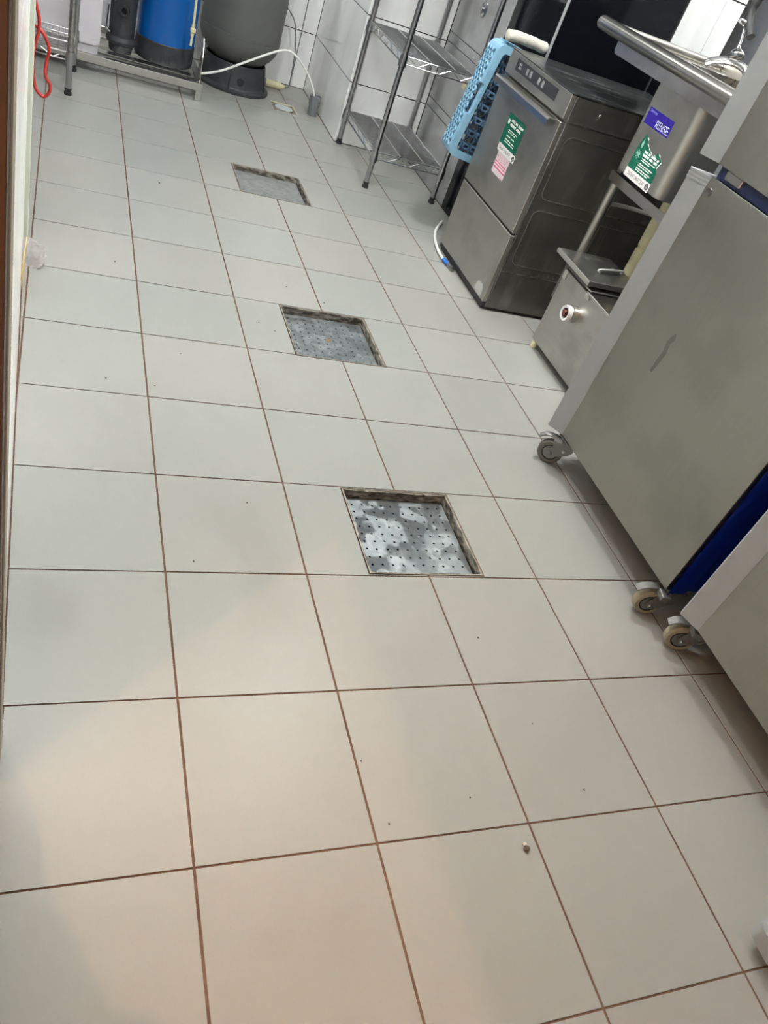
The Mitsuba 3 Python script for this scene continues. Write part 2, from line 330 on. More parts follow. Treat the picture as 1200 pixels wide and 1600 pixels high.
# ---------------------------------------------------------------- floor drains
def drain(rect, label, holes_n, mt, depth):
    x0, x1, y0, y1 = rect; t = thing('floor_drain', label, 'drain')
    w = .005; x0 += .0015; x1 -= .0015; y0 += .0015; y1 -= .0015
    fr = sbox(x0, y0, x1, y1).difference(sbox(x0 + w, y0 + w, x1 - w, y1 - w))
    add(f'{t}__frame', prism(fr, -.06, -.0005), 'drain_frame', False, label='grimy metal side walls')
    lip = sbox(x0 + .0003, y0 + .0003, x1 - .0003, y1 - .0003).difference(sbox(x0 + .0018, y0 + .0018, x1 - .0018, y1 - .0018))
    add(f'{t}__rim', prism(lip, -.0004, .0004), 'tile_edge', False)
    add(f'{t}__pan', bx(x0 + w, x1 - w, y0 + w, y1 - w, -.058, -.054, 0), 'black_hole', False)
    pl = sbox(x0 + w + .003, y0 + w + .003, x1 - w - .003, y1 - w - .003)
    if holes_n:
        hs = []; n = holes_n; px = (x1 - x0 - .03) / n; py = (y1 - y0 - .03) / n
        for a in range(n):
            for b in range(n):
                hs.append(Point(x0 + .015 + (a + .5) * px + rng.normal(0, .0007), y0 + .012 + (b + .5) * py + rng.normal(0, .0007)).buffer(.0031, 2))
        pl = pl.difference(unary_union(hs))
    add(f'{t}__plate', prism(pl, -depth - .002, -depth), mt, False, label='perforated metal plate' if holes_n else 'dull worn metal plate')
    return t
d0 = drain(DRAINS[0], 'square sunken floor drain nearest the camera with wet perforated metal plate', 10, 'galvanised', .024)
d1 = drain(DRAINS[1], 'middle square floor drain with bright perforated plate and a rusty screw', 10, 'galvanised', .024)
d2 = drain(DRAINS[2], 'farthest square floor drain with dull grey plate, near the wire rack', 0, 'galvanised_dull', .022)
add(f'{d1}__screw', lathe([(0, .002), (.004, .002), (.008, 0.0005), (.009, 0)], (.596, 1.655, -.024), 14), 'rust', 30, label='rusty screw ring')
t = thing('round_floor_drain', 'small round white grated drain in a square plate near the grey pipe', 'drain')
cx, cy = rd_c
add(f'{t}__plate', prism(sbox(cx - .06, cy - .06, cx + .06, cy + .06).difference(Point(cx, cy).buffer(.05, 12)), -.0019, .0006), 'drain_frame', False)
add(f'{t}__rim', cat(bx(cx - .064, cx + .064, cy + .058, cy + .064, -.001, .004, .0008), bx(cx + .058, cx + .064, cy - .06, cy + .06, -.001, .004, .0008)), 'cream', False)
gr = Point(cx, cy).buffer(.048, 12)
gr = gr.difference(unary_union([rrect(cx - .04 + q, cy - .004 + .013 * (r - 2.5), cx - .026 + q, cy + .002 + .013 * (r - 2.5), .002) for q in (0, .017, .034, .051, .067) for r in range(6)]))
add(f'{t}__grate', prism(gr, -.0015, .0015), 'grate_white', False, label='round white grate')

# ---------------------------------------------------------------- wire racks
def post_mesh(x, y, z0, z1, r=.0125):
    pr = []; z = z0
    while z < z1:
        pr += [(r, z), (r, z + .0225), (r * .9, z + .0232), (r * .9, z + .0245)]; z += .0254
    pr.append((r, z1)); pr.append((0, z1 + .003))
    return lathe([(0, z0)] + pr, (x, y, 0), 14)
def wire_rack(t, x0, x1, y0, y1, shelves, top, wires_along='x', skew=0):
    for (x, y) in ((x0 + skew, y1), (x0, y0), (x1, y0), (x1 + skew, y1)):
        k = add(f'{t}__post', post_mesh(x, y, .022, top), 'chrome', 30)
        add(f'{k}__foot', lathe([(0, 0), (.015, 0), (.0155, .012), (.010, .014), (.010, .018), (.0138, .02), (.0138, .028), (.0, .028)], (x, y, 0), 16), 'black_rubber', 30, label='black levelling foot')
    for z in shelves:
        parts = []
        h = .03; r = .0032
        cs = [(x0, y0), (x1, y0), (x1 + skew, y1), (x0 + skew, y1)]
        for k in range(4):
            a, b = V(*cs[k], 0), V(*cs[(k + 1) % 4], 0); L = np.linalg.norm(b - a); u = (b - a) / L
            a, b = a + u * .016, b - u * .016; L = np.linalg.norm(b - a)
            parts += [rod(a + V(0, 0, z), b + V(0, 0, z), r, 7), rod(a + V(0, 0, z - h), b + V(0, 0, z - h), r, 7)]
            n = int(round(L / .055)); n += n % 2
            zz = [a + u * L * q / n + V(0, 0, z - (h if q % 2 else 0)) for q in range(n + 1)]
            for q in range(n): parts.append(rod(zz[q], zz[q + 1], .0019, 5))
        sk = add(f'{t}__shelf', cat(parts), 'chrome_bright', 30)
        w = []
        if wires_along == 'x':
            for y in np.arange(y0 + .02, y1 - .01, .0145): w.append(rod((x0 + .004, y, z + .002), (x1 - .004, y, z + .002), .0017, 5))
            sup = [rod((x0 + (x1 - x0) * q, y0, z + .0062), (x0 + (x1 - x0) * q, y1, z + .0062), .0026, 7) for q in (.36, .70)]
        else:
            for x in np.arange(x0 + .02, x1 - .01, .025): w.append(rod((x, y0 + .004, z + .002), (x, y1 - .004, z + .002), .0019, 5))
            sup = [rod((x0, y0 + (y1 - y0) * q, z + .0062), (x1, y0 + (y1 - y0) * q, z + .0062), .0026, 7) for q in (.36, .70)]
        add(f'{sk}__wire_grid', cat(w), 'chrome', True, kind='stuff')
        add(f'{sk}__support_rod', sup[0], 'chrome_bright', True); add(f'{sk}__support_rod', sup[1], 'chrome_bright', True)
        for (x, y) in ((x0 + skew, y1), (x0, y0), (x1, y0), (x1 + skew, y1)):
            add(f'{sk}__collar', lathe([(.0127, z - .042), (.0185, z - .042), (.0165, z + .006), (.0127, z + .006)], (x, y, 0), 16), 'chrome', 30)
t = thing('wire_rack', 'tall chrome wire shelving rack standing by the steel panels beside the blue crate', 'rack')
wire_rack(t, 1.097, 1.449, 3.085, 3.645, [.165, .575, .985, 1.395], 1.8)
t = thing('wire_rack', 'chrome wire rack at the top left corner beside the red cable', 'rack')
wire_rack(t, -1.08, -.212, 3.36, 3.708, [.165, .60, 1.03], 1.6, 'y', .019)

# ---------------------------------------------------------------- far left equipment
t = thing('equipment_stand', 'low stainless steel stand under the blue tank and white box', 'stand')
FX0, FX1, FY0, FY1, FZ = -.80, .392, 3.742, 4.33, .078
bars = [bx(FX0, FX1, FY0, FY0 + .03, FZ - .035, FZ, .002), bx(FX0, FX1, FY1 - .03, FY1, FZ - .035, FZ, .002), bx(FX0, FX0 + .03, FY0 + .03, FY1 - .03, FZ - .035, FZ, .002), bx(FX1 - .03, FX1, FY0 + .03, FY1 - .03, FZ - .035, FZ, .002)]
add(f'{t}__frame', cat(bars), 'steel_bright', False)
for y in (3.86, 4.0, 4.14): add(f'{t}__cross_bar', bx(FX0 + .03, FX1 - .03, y - .03, y + .03, FZ - .012, FZ - .001, .001), 'steel_bright', False)
for x in (FX0, FX1 - .03):
    for y in (FY0, FY1 - .03): add(f'{t}__leg', bx(x, x + .03, y, y + .03, 0, FZ - .0355, .002), 'steel_bright', False)
add(f'{t}__gusset', ext(Polygon([(0, 0), (.09, 0), (.075, .10), (.03, .17), (0, .17)]), .004, (FX1 - .006, 3.90, FZ + .0005), (0, -1, 0), (0, 0, 1)), 'steel_bright', False)
t = thing('equipment_box', 'white plastic equipment box on the steel stand left of the black filter', 'box')
BX0, BX1, BY0, BY1 = -.76, -.088, 3.746, 3.99
add(f'{t}__body', ext(rrect(BX0, .119, BX1, .78, .02), BY1 - BY0, (0, BY1, 0), (1, 0, 0), (0, 0, 1)), 'white_plastic', 40)
add(f'{t}__base', ext(rrect(BX0 + .004, .079, BX1 - .006, .118, .01), BY1 - BY0 - .012, (0, BY1 - .004, 0), (1, 0, 0), (0, 0, 1)), 'white_plastic_dark', 40)
t = thing('filter_pump', 'black plastic filter housing between the white box and the blue tank', 'filter')
px, py = .012, 3.93
add(f'{t}__body', lathe([(0, .079), (.05, .079), (.055, .10), (.055, .112), (.066, .118), (.07, .13), (.066, .142), (.058, .15), (.06, .30), (.064, .32), (.064, .34), (.058, .35), (.058, .44), (.0, .45)], (px, py, 0), 28), 'black_dusty', 35)
add(f'{t}__port', lathe([(0, .0), (.012, .0), (.012, .03), (.021, .03), (.021, -.02)], (px + .002, py - .066, .27), 18, (-.15, -1, .1)), 'black_plastic', 35)
add(f'{t}__outlet', tube(spline([(px + .045, py - .02, .40), (px + .085, py - .04, .42), (px + .09, py - .04, .36)]), .02, 12), 'black_plastic', 40)
add(f'{t}__clip', cat(rod((px - .055, py - .03, .16), (px - .075, py - .04, .18), .006), rod((px - .075, py - .04, .18), (px - .07, py - .03, .27), .006)), 'chrome_bright', 40)
t = thing('water_tank', 'blue cylindrical water tank with a black base on the steel stand', 'tank')
cx, cy, R = .219, 4.0, .137
add(f'{t}__tank_body', lathe([(R, .172), (R, 1.1), (R * .8, 1.2), (.05, 1.25), (0, 1.25)], (cx, cy, 0), 48), 'blue_tank', 40)
add(f'{t}__base', lathe([(0, .079), (R - .004, .079), (R + .003, .09), (R + .004, .168), (R, .174), (R - .01, .174)], (cx, cy, 0), 48), 'black_dusty', 35, label='dusty black base')
t = thing('thin_tube', 'thin cream plastic tube with a fitting hanging between the blue tank and grey tank', 'tube')
add(f'{t}__tube', tube(spline([(.318, 3.815, 1.0), (.312, 3.812, .6), (.313, 3.812, .41), (.317, 3.812, .30), (.317, 3.812, .215)]), .0058, 10), 'cream')
add(f'{t}__fitting', cat(bx(.306, .330, 3.799, 3.825, .272, .292, .003), lathe([(.007, .292), (.0085, .296), (.0085, .308), (.007, .31)], (.317, 3.812, 0), 12), lathe([(.007, .255), (.0085, .258), (.0085, .27), (.007, .272)], (.317, 3.812, 0), 12)), 'cream')
t = thing('pressure_tank', 'large grey pressure tank on a round black base in the far corner', 'tank')
cx, cy, R = .607, 4.2, .208
prof = [(0, .10)] + [(R * math.sin(a), .10 + .15 * (1 - math.cos(a))) for a in np.linspace(.12, math.pi / 2, 14)] + [(R, .9), (R * .8, 1.02), (R * .4, 1.08), (0, 1.09)]
add(f'{t}__tank_body', lathe(prof, (cx, cy, 0), 56), 'grey_tank', 40)
add(f'{t}__seam', lathe([(R - .002, .262), (R + .0022, .264), (R + .0022, .270), (R - .002, .272)], (cx, cy, 0), 56), 'grey_tank', 40)
add(f'{t}__base', lathe([(.0, .0), (.197, .0), (.198, .012), (.186, .02), (.177, .03), (.160, .128), (.156, .134), (.15, .125), (.15, .06)], (cx, cy, 0), 48), 'black_dusty', 35, label='black moulded plastic base')
ang = math.atan2(CAM[1] - cy, CAM[0] - cx) + .25
hd = V(math.cos(ang), math.sin(ang), 0)
add(f'{t}__base_hole', lathe([(0, .0), (.018, .0), (.021, -.012)], V(cx, cy, .062) + hd * .1735, 20, hd + V(0, 0, .17)), 'black_hole', 35)
for da in (-.32, 1.0):
    rv = V(math.cos(ang + da), math.sin(ang + da), 0)
    add(f'{t}__rib', tube([V(cx, cy, .015) + rv * .185, V(cx, cy, .125) + rv * .1615], .004, 8), 'black_dusty')
hose = spline([(.385, 3.80, .112), (.43, 3.85, .112), (.50, 3.90, .128), (.60, 3.955, .172), (.73, 3.985, .243), (.79, 3.99, .272), (.84, 3.995, .275), (.90, 4.0, .243), (.965, 4.005, .18), (1.005, 4.012, .12), (1.019, 4.016, .07)], 8)
add('white_hose', tube(hose, .0058, 10), 'white_hose', True, label='thin white hose arching from the steel stand into the grey pipe', cat_='hose')
t = thing('pipe_stub', 'short grey plastic pipe standing at the foot of the white tiled column', 'pipe')
pc = (1.028, 4.022, 0)
add(f'{t}__pipe', lathe([(.0, .02), (.022, .02), (.022, 0.0005), (.026, 0.0005), (.026, .058)], pc, 24), 'grey_pvc', 35)
add(f'{t}__socket', lathe([(.0262, .054), (.0315, .054), (.0315, .098), (.03, .1), (.024, .1), (.024, .06)], pc, 24), 'grey_pvc', 35)
add(f'{t}__hose_seal', lathe([(.007, .092), (.0239, .092), (.0239, .088), (.007, .088)], pc, 20), 'grey_pvc', 35)
t = thing('pipe_fitting', 'cream threaded pipe fitting on the floor behind the grey tank', 'fitting')
prof = [(0, 0), (.014, 0), (.014, .028), (.0205, .028), (.0205, .07), (.017, .072), (.017, .085), (.0205, .087), (.0205, .115), (.013, .117), (.010, .140), (0, .140)]
add(f'{t}__body', lathe(prof, (.786, 4.336, .0215), 20, (1, .02, 0)), 'cream', 30)
add(f'{t}__grey_collar', lathe([(0, .008), (.0208, .008), (.0208, -.03), (.017, -.052), (0, -.052)], (.806, 4.336, .0215), 20, (1, .02, 0)), 'grey_pvc', 30)
add(f'{t}__riser', tube(spline([(.927, 4.339, .0215), (.948, 4.345, .03), (.957, 4.37, .08), (.953, 4.40, .22), (.92, 4.41, .34), (.86, 4.41, .40)]), .0035, 8), 'grey_pvc', True, label='thin clear tube')

# red cable hanging past the end of the left wall
cab = spline([(-0.345, 2.45, 0.75), (-0.335, 2.45, 0.6), (-0.327, 2.45, 0.538), (-0.319, 2.45, 0.509), (-0.312, 2.45, 0.48), (-0.313, 2.45, 0.444), (-0.322, 2.45, 0.401), (-0.326, 2.45, 0.367), (-0.325, 2.45, 0.329), (-0.317, 2.45, 0.283), (-0.303, 2.45, 0.263), (-0.287, 2.45, 0.259), (-0.274, 2.45, 0.278), (-0.274, 2.45, 0.3), (-0.288, 2.45, 0.323), (-0.287, 2.462, 0.362), (-0.28, 2.462, 0.393), (-0.285, 2.462, 0.415), (-0.298, 2.462, 0.439), (-0.313, 2.462, 0.452), (-0.339, 2.462, 0.46), (-0.37, 2.462, 0.47), (-0.41, 2.462, 0.5)], 6)
add('red_cable', tube(cab, .0052, 10), 'red_cable', True, label='loop of red cable hanging at the top left by the wall end', cat_='cable')
# plastic bag and cardboard at the left wall
def crumple(nu, nv, f):
    u, v = np.meshgrid(np.linspace(0, 1, nu), np.linspace(0, 1, nv), indexing='ij'); p = f(u, v)
    idx = np.arange(nu * nv).reshape(nu, nv); q = np.stack([idx[:-1, :-1], idx[1:, :-1], idx[1:, 1:], idx[:-1, 1:]], -1).reshape(-1, 4)
    return trimesh.Trimesh(p.reshape(-1, 3), np.vstack([q[:, [0, 1, 2]], q[:, [0, 2, 3]]]), process=False)
def bagf(u, v):
    th = u * 2 * np.pi; c = np.stack([np.cos(th), np.sin(th), v * 2.2], -1)
    n1 = meshkit.fbm(c * 1.6 + 4, 3, 5) - .5; n2 = meshkit.fbm(c * 5 + 9, 2, 6) - .5
    r = .009 + .023 * np.sin(np.pi * np.clip(v * .9 + .1, 0, 1)) ** .6 * (1 + .9 * n1) + .010 * n2
    cx_, cy_ = -.322 + .052 * v, 1.855 - .06 * v
    return np.stack([cx_ + r * .85 * np.cos(th) + .012 * n2, cy_ + r * 1.4 * np.sin(th) + .03 * n1 * v, np.maximum(.018 + r * .75 * np.sin(th + .6) + .012 * n1, .0006)], -1)
add('plastic_bag', crumple(40, 16, bagf), 'bag', True, label='crumpled clear plastic bag on the floor against the left wall', cat_='bag')
add('cardboard_scrap', ext(Polygon([(0, 0), (.19, 0), (.19, .07), (.15, .1), (.02, .1)]), .0025, (-.3105, 1.78, .0005), (-.02, -1, 0), (0.06, 0, 1)), 'card', False, label='small orange-brown cardboard strip leaning at the foot of the left wall', cat_='cardboard')

# ---------------------------------------------------------------- dishwasher
t = thing('dishwasher', 'stainless steel undercounter dishwasher between the blue crate and the sink', 'dishwasher')
X0, X1, Y0, Y1 = 1.300, 1.95, 2.024, 2.552
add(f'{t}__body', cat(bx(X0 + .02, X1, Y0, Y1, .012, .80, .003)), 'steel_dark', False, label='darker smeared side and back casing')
add(f'{t}__top', bx(X0 - .001, X1, Y0 - .001, Y1 + .001, .8005, .806, .0015), 'steel_top', False, label='smeared top sheet')
add(f'{t}__plinth', cat(bx(X0 + .012, X1 - .02, Y0 + .012, Y1 - .012, .0, .0118, .001), bx(X0 + .006, X0 + .0198, Y0 + .004, Y1 - .004, .012, .03, .001)), 'black_rubber', False, label='black base strip')
add(f'{t}__control_panel', bx(X0, X0 + .0195, Y0 + .001, Y1 - .001, .722, .8, .002), 'steel', False)
k = add(f'{t}__display', bx(X0 - .0014, X0 - .0002, 2.118, 2.476, .748, .787, .0005), 'control', False, label='black control strip with buttons')
for y, h in ((2.44, .010), (2.372, .016), (2.34, .016), (2.268, .016), (2.234, .016)):
    if h < .012:
        for z in (.774, .762): add(f'{k}__button', bx(X0 - .0026, X0 - .0015, y - .011, y + .011, z - .004, z + .004, .0005), 'button', False)
    else: add(f'{k}__button', bx(X0 - .0026, X0 - .0015, y - .0085, y + .0085, .768 - .011, .768 + .011, .0005), 'button', False)
k = add(f'{t}__door', bx(X0, X0 + .0195, Y0 + .002, Y1 - .002, .314, .712, .002), 'steel', False)
# handle: bent lip along the top edge of the door
pf = Polygon([(0, 0), (-.030, -.004), (-.034, -.010), (-.034, -.030), (-.031, -.031), (-.030, -.012), (-.026, -.007), (0, -.004)])
add(f'{k}__handle', ext(pf, 2.545 - 2.055, (X0 - .0003, 2.545, .712), (1, 0, 0), (0, 0, 1)), 'steel_bright', False, label='folded metal handle lip')
add(f'{t}__lower_panel', bx(X0, X0 + .0195, Y0 + .002, Y1 - .002, .032, .306, .002), 'steel', False)
def ring(x0, z0, x1, z1, r, w): return rrect(x0, z0, x1, z1, r).difference(rrect(x0 + w, z0 + w, x1 - w, z1 - w, max(r - w, .001)))
add(f'{t}__side_seam', ext(sbox(X0 + .005, .7165, X1 - .01, .7195), .0012, (0, Y0, 0), (1, 0, 0), (0, 0, 1)), 'steel_bright', False)
for z0, z1 in ((.455, .678), (.20, .418)):
    add(f'{t}__embossed_panel', ext(ring(1.345, z0, 1.90, z1, .03, .0035), .0018, (0, Y0 + .0005, 0), (1, 0, 0), (0, 0, 1)), 'steel', False)
add(f'{t}__bottom_trim', ext(sbox(1.32, .166, 1.94, .170).union(sbox(1.32, .166, 1.3235, .40)), .0016, (0, Y0 + .0003, 0), (1, 0, 0), (0, 0, 1)), 'steel_bright', False)
add(f'{t}__vent_slots', ext(unary_union([sbox(1.44 + .022 * q, .178, 1.445 + .022 * q, .19) for q in range(6)]), .001, (0, Y0 + .0003, 0), (1, 0, 0), (0, 0, 1)), 'steel_bright', False)
add(f'{t}__screw', lathe([(0, .002), (.004, .002), (.006, 0)], (1.434, Y0 - .0003, .763), 14, (0, -1, 0)), 'steel', 30)
# stickers on the door
UY, UZ = (0, -1, 0), (0, 0, 1)
def words(o, rows, u=UY, v=UZ, d=.0003):
    """rows of word-length bars: (s, z, height, [lengths])"""
    ms = []
    for s, z, h, ls in rows:
        for l in ls: ms.append(ext(sbox(s, z, s + l, z + h), d, o, u, v)); s += l + h * .7
    return cat(ms)
sx = X0 - .0001
def emblem(r, o, d=.0003):
    disc = Point(0, 0).buffer(r, 14)
    cut = unary_union([Point(0, r * .42).buffer(r * .2, 6), Point(0, -r * .12).buffer(r * .2, 6), rrect(-r * .5, -r * .75, -r * .34, r * .5, r * .07), rrect(r * .34, -r * .75, r * .5, r * .5, r * .07), sbox(-r * .12, -r * .85, r * .12, -r * .45)])
    return ext(disc.difference(cut), d, o, UY, UZ)
k = add(f'{t}__sticker', ext(sbox(0, 0, .152, .107), .0004, (sx, 2.381, .4965 + .024), UY, UZ), 'green', False, label='green sticker with white lettering')
add(f'{k}__band', ext(sbox(0, 0, .158, .026), .0005, (sx, 2.377, .494), UY, UZ), 'sticker_white', False)
so = (sx - .0005, 2.381, .5205)
add(f'{k}__lettering', words(so, [(.034, .083, .009, [.03, .02, .045]), (.034, .069, .009, [.05, .04]), (.036, .054, .0035, [.03, .02, .025]), (.036, .047, .0035, [.02, .03, .01]), (.036, .034, .0035, [.04, .03]), (.036, .021, .0035, [.02, .03, .03]), (.036, .013, .0035, [.03, .03, .02])]), 'print_white', False)
add(f'{k}__icon', ext(unary_union([Point(.016, .078).buffer(.009, 6), affinity.rotate(sbox(.008, .076, .026, .08), 35, origin=(.016, .078)), affinity.rotate(sbox(.008, .076, .026, .08), -50, origin=(.016, .078))]), .0003, so, UY, UZ), 'print_white', False)
add(f'{k}__band_lettering', text('SAVE ENERGY', .0115, (sx - .0006, 2.366, .5015), UY, UZ, .0003, sx=1.0), 'print_grey', False)
add(f'{k}__emblem', emblem(.0095, (sx - .0006, 2.232, .507)), 'black_plastic', False)
k = add(f'{t}__sticker', ext(sbox(0, 0, .112, .0755), .0003, (sx, 2.356, .418), UY, UZ), 'sticker_pinkish', False, label='white sticker with pink bands and handwriting')
add(f'{k}__stripe', cat(ext(sbox(.003, .040, .108, .0435), .0003, (sx - .0003, 2.356, .418), UY, UZ), ext(sbox(.003, .031, .108, .0345), .0003, (sx - .0003, 2.356, .418), UY, UZ), ext(sbox(.003, .0195, .108, .0245), .0003, (sx - .0003, 2.356, .418), UY, UZ), ext(sbox(.086, .002, .104, .004), .0003, (sx - .0003, 2.356, .418), UY, UZ)), 'pink', False)
sc = [(.01 + .085 * q, .057 + .007 * math.sin(q * 21) + .003 * math.sin(q * 47)) for q in np.linspace(0, 1, 50)]
add(f'{k}__handwriting', tube([(sx - .0005, 2.356 - a, .418 + b) for a, b in sc], .0005, 5), 'pink', True)
add(f'{t}__tape', ext(Polygon([(0, .002), (.066, 0), (.068, .036), (.05, .047), (.006, .044)]), .0005, (sx, 2.124, .035), UY, UZ), 'tape', False, label='grey tape patch at the bottom corner')
add(f'{t}__scratch', ext(Polygon([(0, 0), (.0012, 0), (.0016, .13), (.0008, .14)]), .0003, (sx, 2.073, .085), UY, UZ), 'steel_bright', False)
t = thing('supply_hose', 'pale water hose with a blue collar curling out under the dishwasher front', 'hose')
add(f'{t}__hose', tube(spline([(1.42, 2.84, .010), (1.345, 2.715, .010), (1.305, 2.61, .010), (1.286, 2.53, .010), (1.277, 2.47, .010), (1.275, 2.41, .010)], 8), .0062, 10), 'white_hose', True)
add(f'{t}__collar', rod((1.2752, 2.409, .010), (1.283, 2.365, .010), .0085, 12), 'blue_fitting', 30, label='bright blue collar')
add(f'{t}__nut', cat(rod((1.2832, 2.364, .010), (1.286, 2.338, .010), .0092, 8), rod((1.286, 2.338, .0112), (1.288, 2.322, .0112), .011, 10)), 'chrome', 30)

# ---------------------------------------------------------------- blue dish crate and rolled cloth
t = thing('dish_crate', 'pale blue plastic dish crate on its side beside the dishwasher', 'crate')
W_, H_, D_ = .20, .437, .10
tl = math.radians(8.0)
MC = np.eye(4); MC[:3, 0] = (math.cos(tl), 0, -math.sin(tl)); MC[:3, 1] = (0, 1, 0); MC[:3, 2] = (math.sin(tl), 0, math.cos(tl)); MC[:3, 3] = (1.2205, 2.618, .366)
def C(mesh): return xf(mesh, MC)
UX, UZ_ = (1, 0, 0), (0, 0, 1)
def slabxz(poly, y0, y1): return ext(poly, y1 - y0, (0, y1, 0), UX, UZ_)   # extrudes towards -y from y1
outer = rrect(0, 0, W_, H_, .03)
rim = outer.difference(rrect(.0155, .0155, W_ - .0155, H_ - .0155, .02))
notch = sbox(-.01, .165, .0125, .285)
add(f'{t}__rim', C(cat(slabxz(rim.difference(notch), 0, .022), slabxz(outer.difference(rrect(.028, .028, W_ - .028, H_ - .028, .016)).difference(notch), .0005, .006))), 'pale_blue', 30)
add(f'{t}__handle_recess', C(cat(bx(.0127, .0155, .004, .022, .166, .284, .0008))), 'pale_blue_deep', False, label='darker handle recess')
back = outer.difference(rrect(.010, .010, W_ - .010, H_ - .010, .022))
add(f'{t}__back_rim', C(slabxz(back, D_ - .010, D_)), 'pale_blue', 30)
# lattice on the four sides: crossing flat bars
def lattice(o, u, v, L, h, n, w=.0066, d=.008, rows=3):
    ms = []; st = L / n
    for q in range(-rows, n + rows):
        for sgn in (1, -1):
            a, b = (q * st, 0), ((q + rows) * st, h)
            if sgn < 0: a, b = (b[0], 0), (a[0], h)
            ln = Polygon([(a[0] - w / 2, a[1]), (a[0] + w / 2, a[1]), (b[0] + w / 2, b[1]), (b[0] - w / 2, b[1])]).intersection(sbox(0, 0, L, h))
            if ln.area > 1e-7: ms.append(ext(ln, d, o, u, v))
    return cat(ms)
h = D_ - .022 - .010
side = []
side.append(lattice((0.001, .022, .028), (0, 0, 1), (0, 1, 0), H_ - .056, h, 12))
add(f'{t}__side_lattice', C(side[0]), 'pale_blue', False)
add(f'{t}__side_lattice', C(lattice((W_ - .009, .022, .028), (0, 0, 1), (0, 1, 0), H_ - .056, h, 12)), 'pale_blue', False)
add(f'{t}__side_lattice', C(lattice((.028, .022, H_ - .001), (1, 0, 0), (0, 1, 0), W_ - .056, h, 5)), 'pale_blue', False)
add(f'{t}__side_lattice', C(lattice((.028, .022, .009), (1, 0, 0), (0, 1, 0), W_ - .056, h, 5)), 'pale_blue', False)
corner = outer.difference(rrect(.008, .008, W_ - .008, H_ - .008, .024)).difference(sbox(-1, .030, 1, H_ - .030)).difference(sbox(.030, -1, W_ - .030, 1))
for q in getattr(corner, 'geoms', [corner]): add(f'{t}__corner', C(slabxz(q, .022, D_ - .010)), 'pale_blue', 30)
# inner grid and pegs
g = []
for x in np.arange(.045, W_ - .03, .045): g.append(bx(x - .0025, x + .0025, D_ - .012, D_ - .002, .012, H_ - .012, .0008))
for z in np.arange(.045, H_ - .03, .045): g.append(bx(.012, W_ - .012, D_ - .012, D_ - .002, z - .0025, z + .0025, .0008))
gl = lattice((.012, D_ - .014, .012), (1, 0, 0), (0, 0, 1), W_ - .024, H_ - .024, 4, .007, .006, 6)
add(f'{t}__base_grid', C(cat(g, gl)), 'pale_blue_deep', False)
pg = []
for z in np.arange(.045, H_ - .04, .0525):
    for x in (.045, .085, .125, .165):
        pg.append(slabxz(rrect(x - .016, z - .011, x + .016, z + .011, .004).difference(rrect(x - .011, z - .006, x + .011, z + .006, .003)), .040, D_ - .012))
for q in pg: add(f'{t}__peg', C(q), 'pale_blue_deep', 30)
def rollmesh():
    p = spline([(1.290, 2.625, .826), (1.34, 2.626, .831), (1.40, 2.628, .829), (1.475, 2.629, .824)], 10)
    mm = tube(p, [.012] + [.020] * (len(p) - 2) + [.014], 20); mm = mm.subdivide()
    n = meshkit.fbm(mm.vertices * 45, 3, 2) - .5; c = p[np.argmin(((mm.vertices[:, None] - p[None]) ** 2).sum(-1), 1)]
    d = mm.vertices - c; mm.vertices = mm.vertices + d / (np.linalg.norm(d, axis=1, keepdims=True) + 1e-9) * (n[:, None] * .006)
    return mm
add('rolled_cloth', rollmesh(), 'cloth', True, label='grubby off-white rolled cloth lying on top of the blue crate', cat_='cloth')

# ---------------------------------------------------------------- sink
t = thing('sink', 'stainless steel sink with a rolled rim standing over the dishwasher side', 'sink')
SY0, SY1, SXF, SXB, SZ = 1.20, 2.20, 1.405, 1.93, 1.0
rimr = .022
add(f'{t}__rim', cat(tube([(SXF, SY0, SZ), (SXF, SY1, SZ)], rimr, 20), tube([(SXF, SY1, SZ), (SXB, SY1, SZ)], .015, 16), trimesh.creation.icosphere(2, rimr).apply_translation((SXF, SY1, SZ)), bx(SXF + .004, SXF + .03, SY0, SY1, SZ - .012, SZ + .010, .004)), 'steel_sink', 40)
add(f'{t}__drainboard', cat(bx(SXF + .03, SXB, 2.085, SY1 - .012, SZ - .02, SZ - .012, .001), bx(SXF + .028, SXB, SY0, 2.085, SZ - .02, SZ - .0145, .001)) if False else bx(SXF + .03, SXB, SY1 - .11, SY1 - .008, SZ - .02, SZ - .010, .001), 'steel_sink', False)
add(f'{t}__apron', ext(rrect(0, -.045, SY1 - .1 - SY0, .03, .012), SXB - SXF - .02, (SXB, SY0, .965), (0, 1, 0), (0, 0, 1)) if False else cat(ext(rrect(SY0, .94, 2.105, .984, .012), .006, (SXF + .022, 0, 0), (0, 1, 0), (0, 0, 1)), bx(SXF + .022, SXB, 2.099, 2.105, .945, .984, .002), bx(SXF + .026, SXB, 1.82, 2.10, .938, .943, .001)), 'steel_sink', 40)
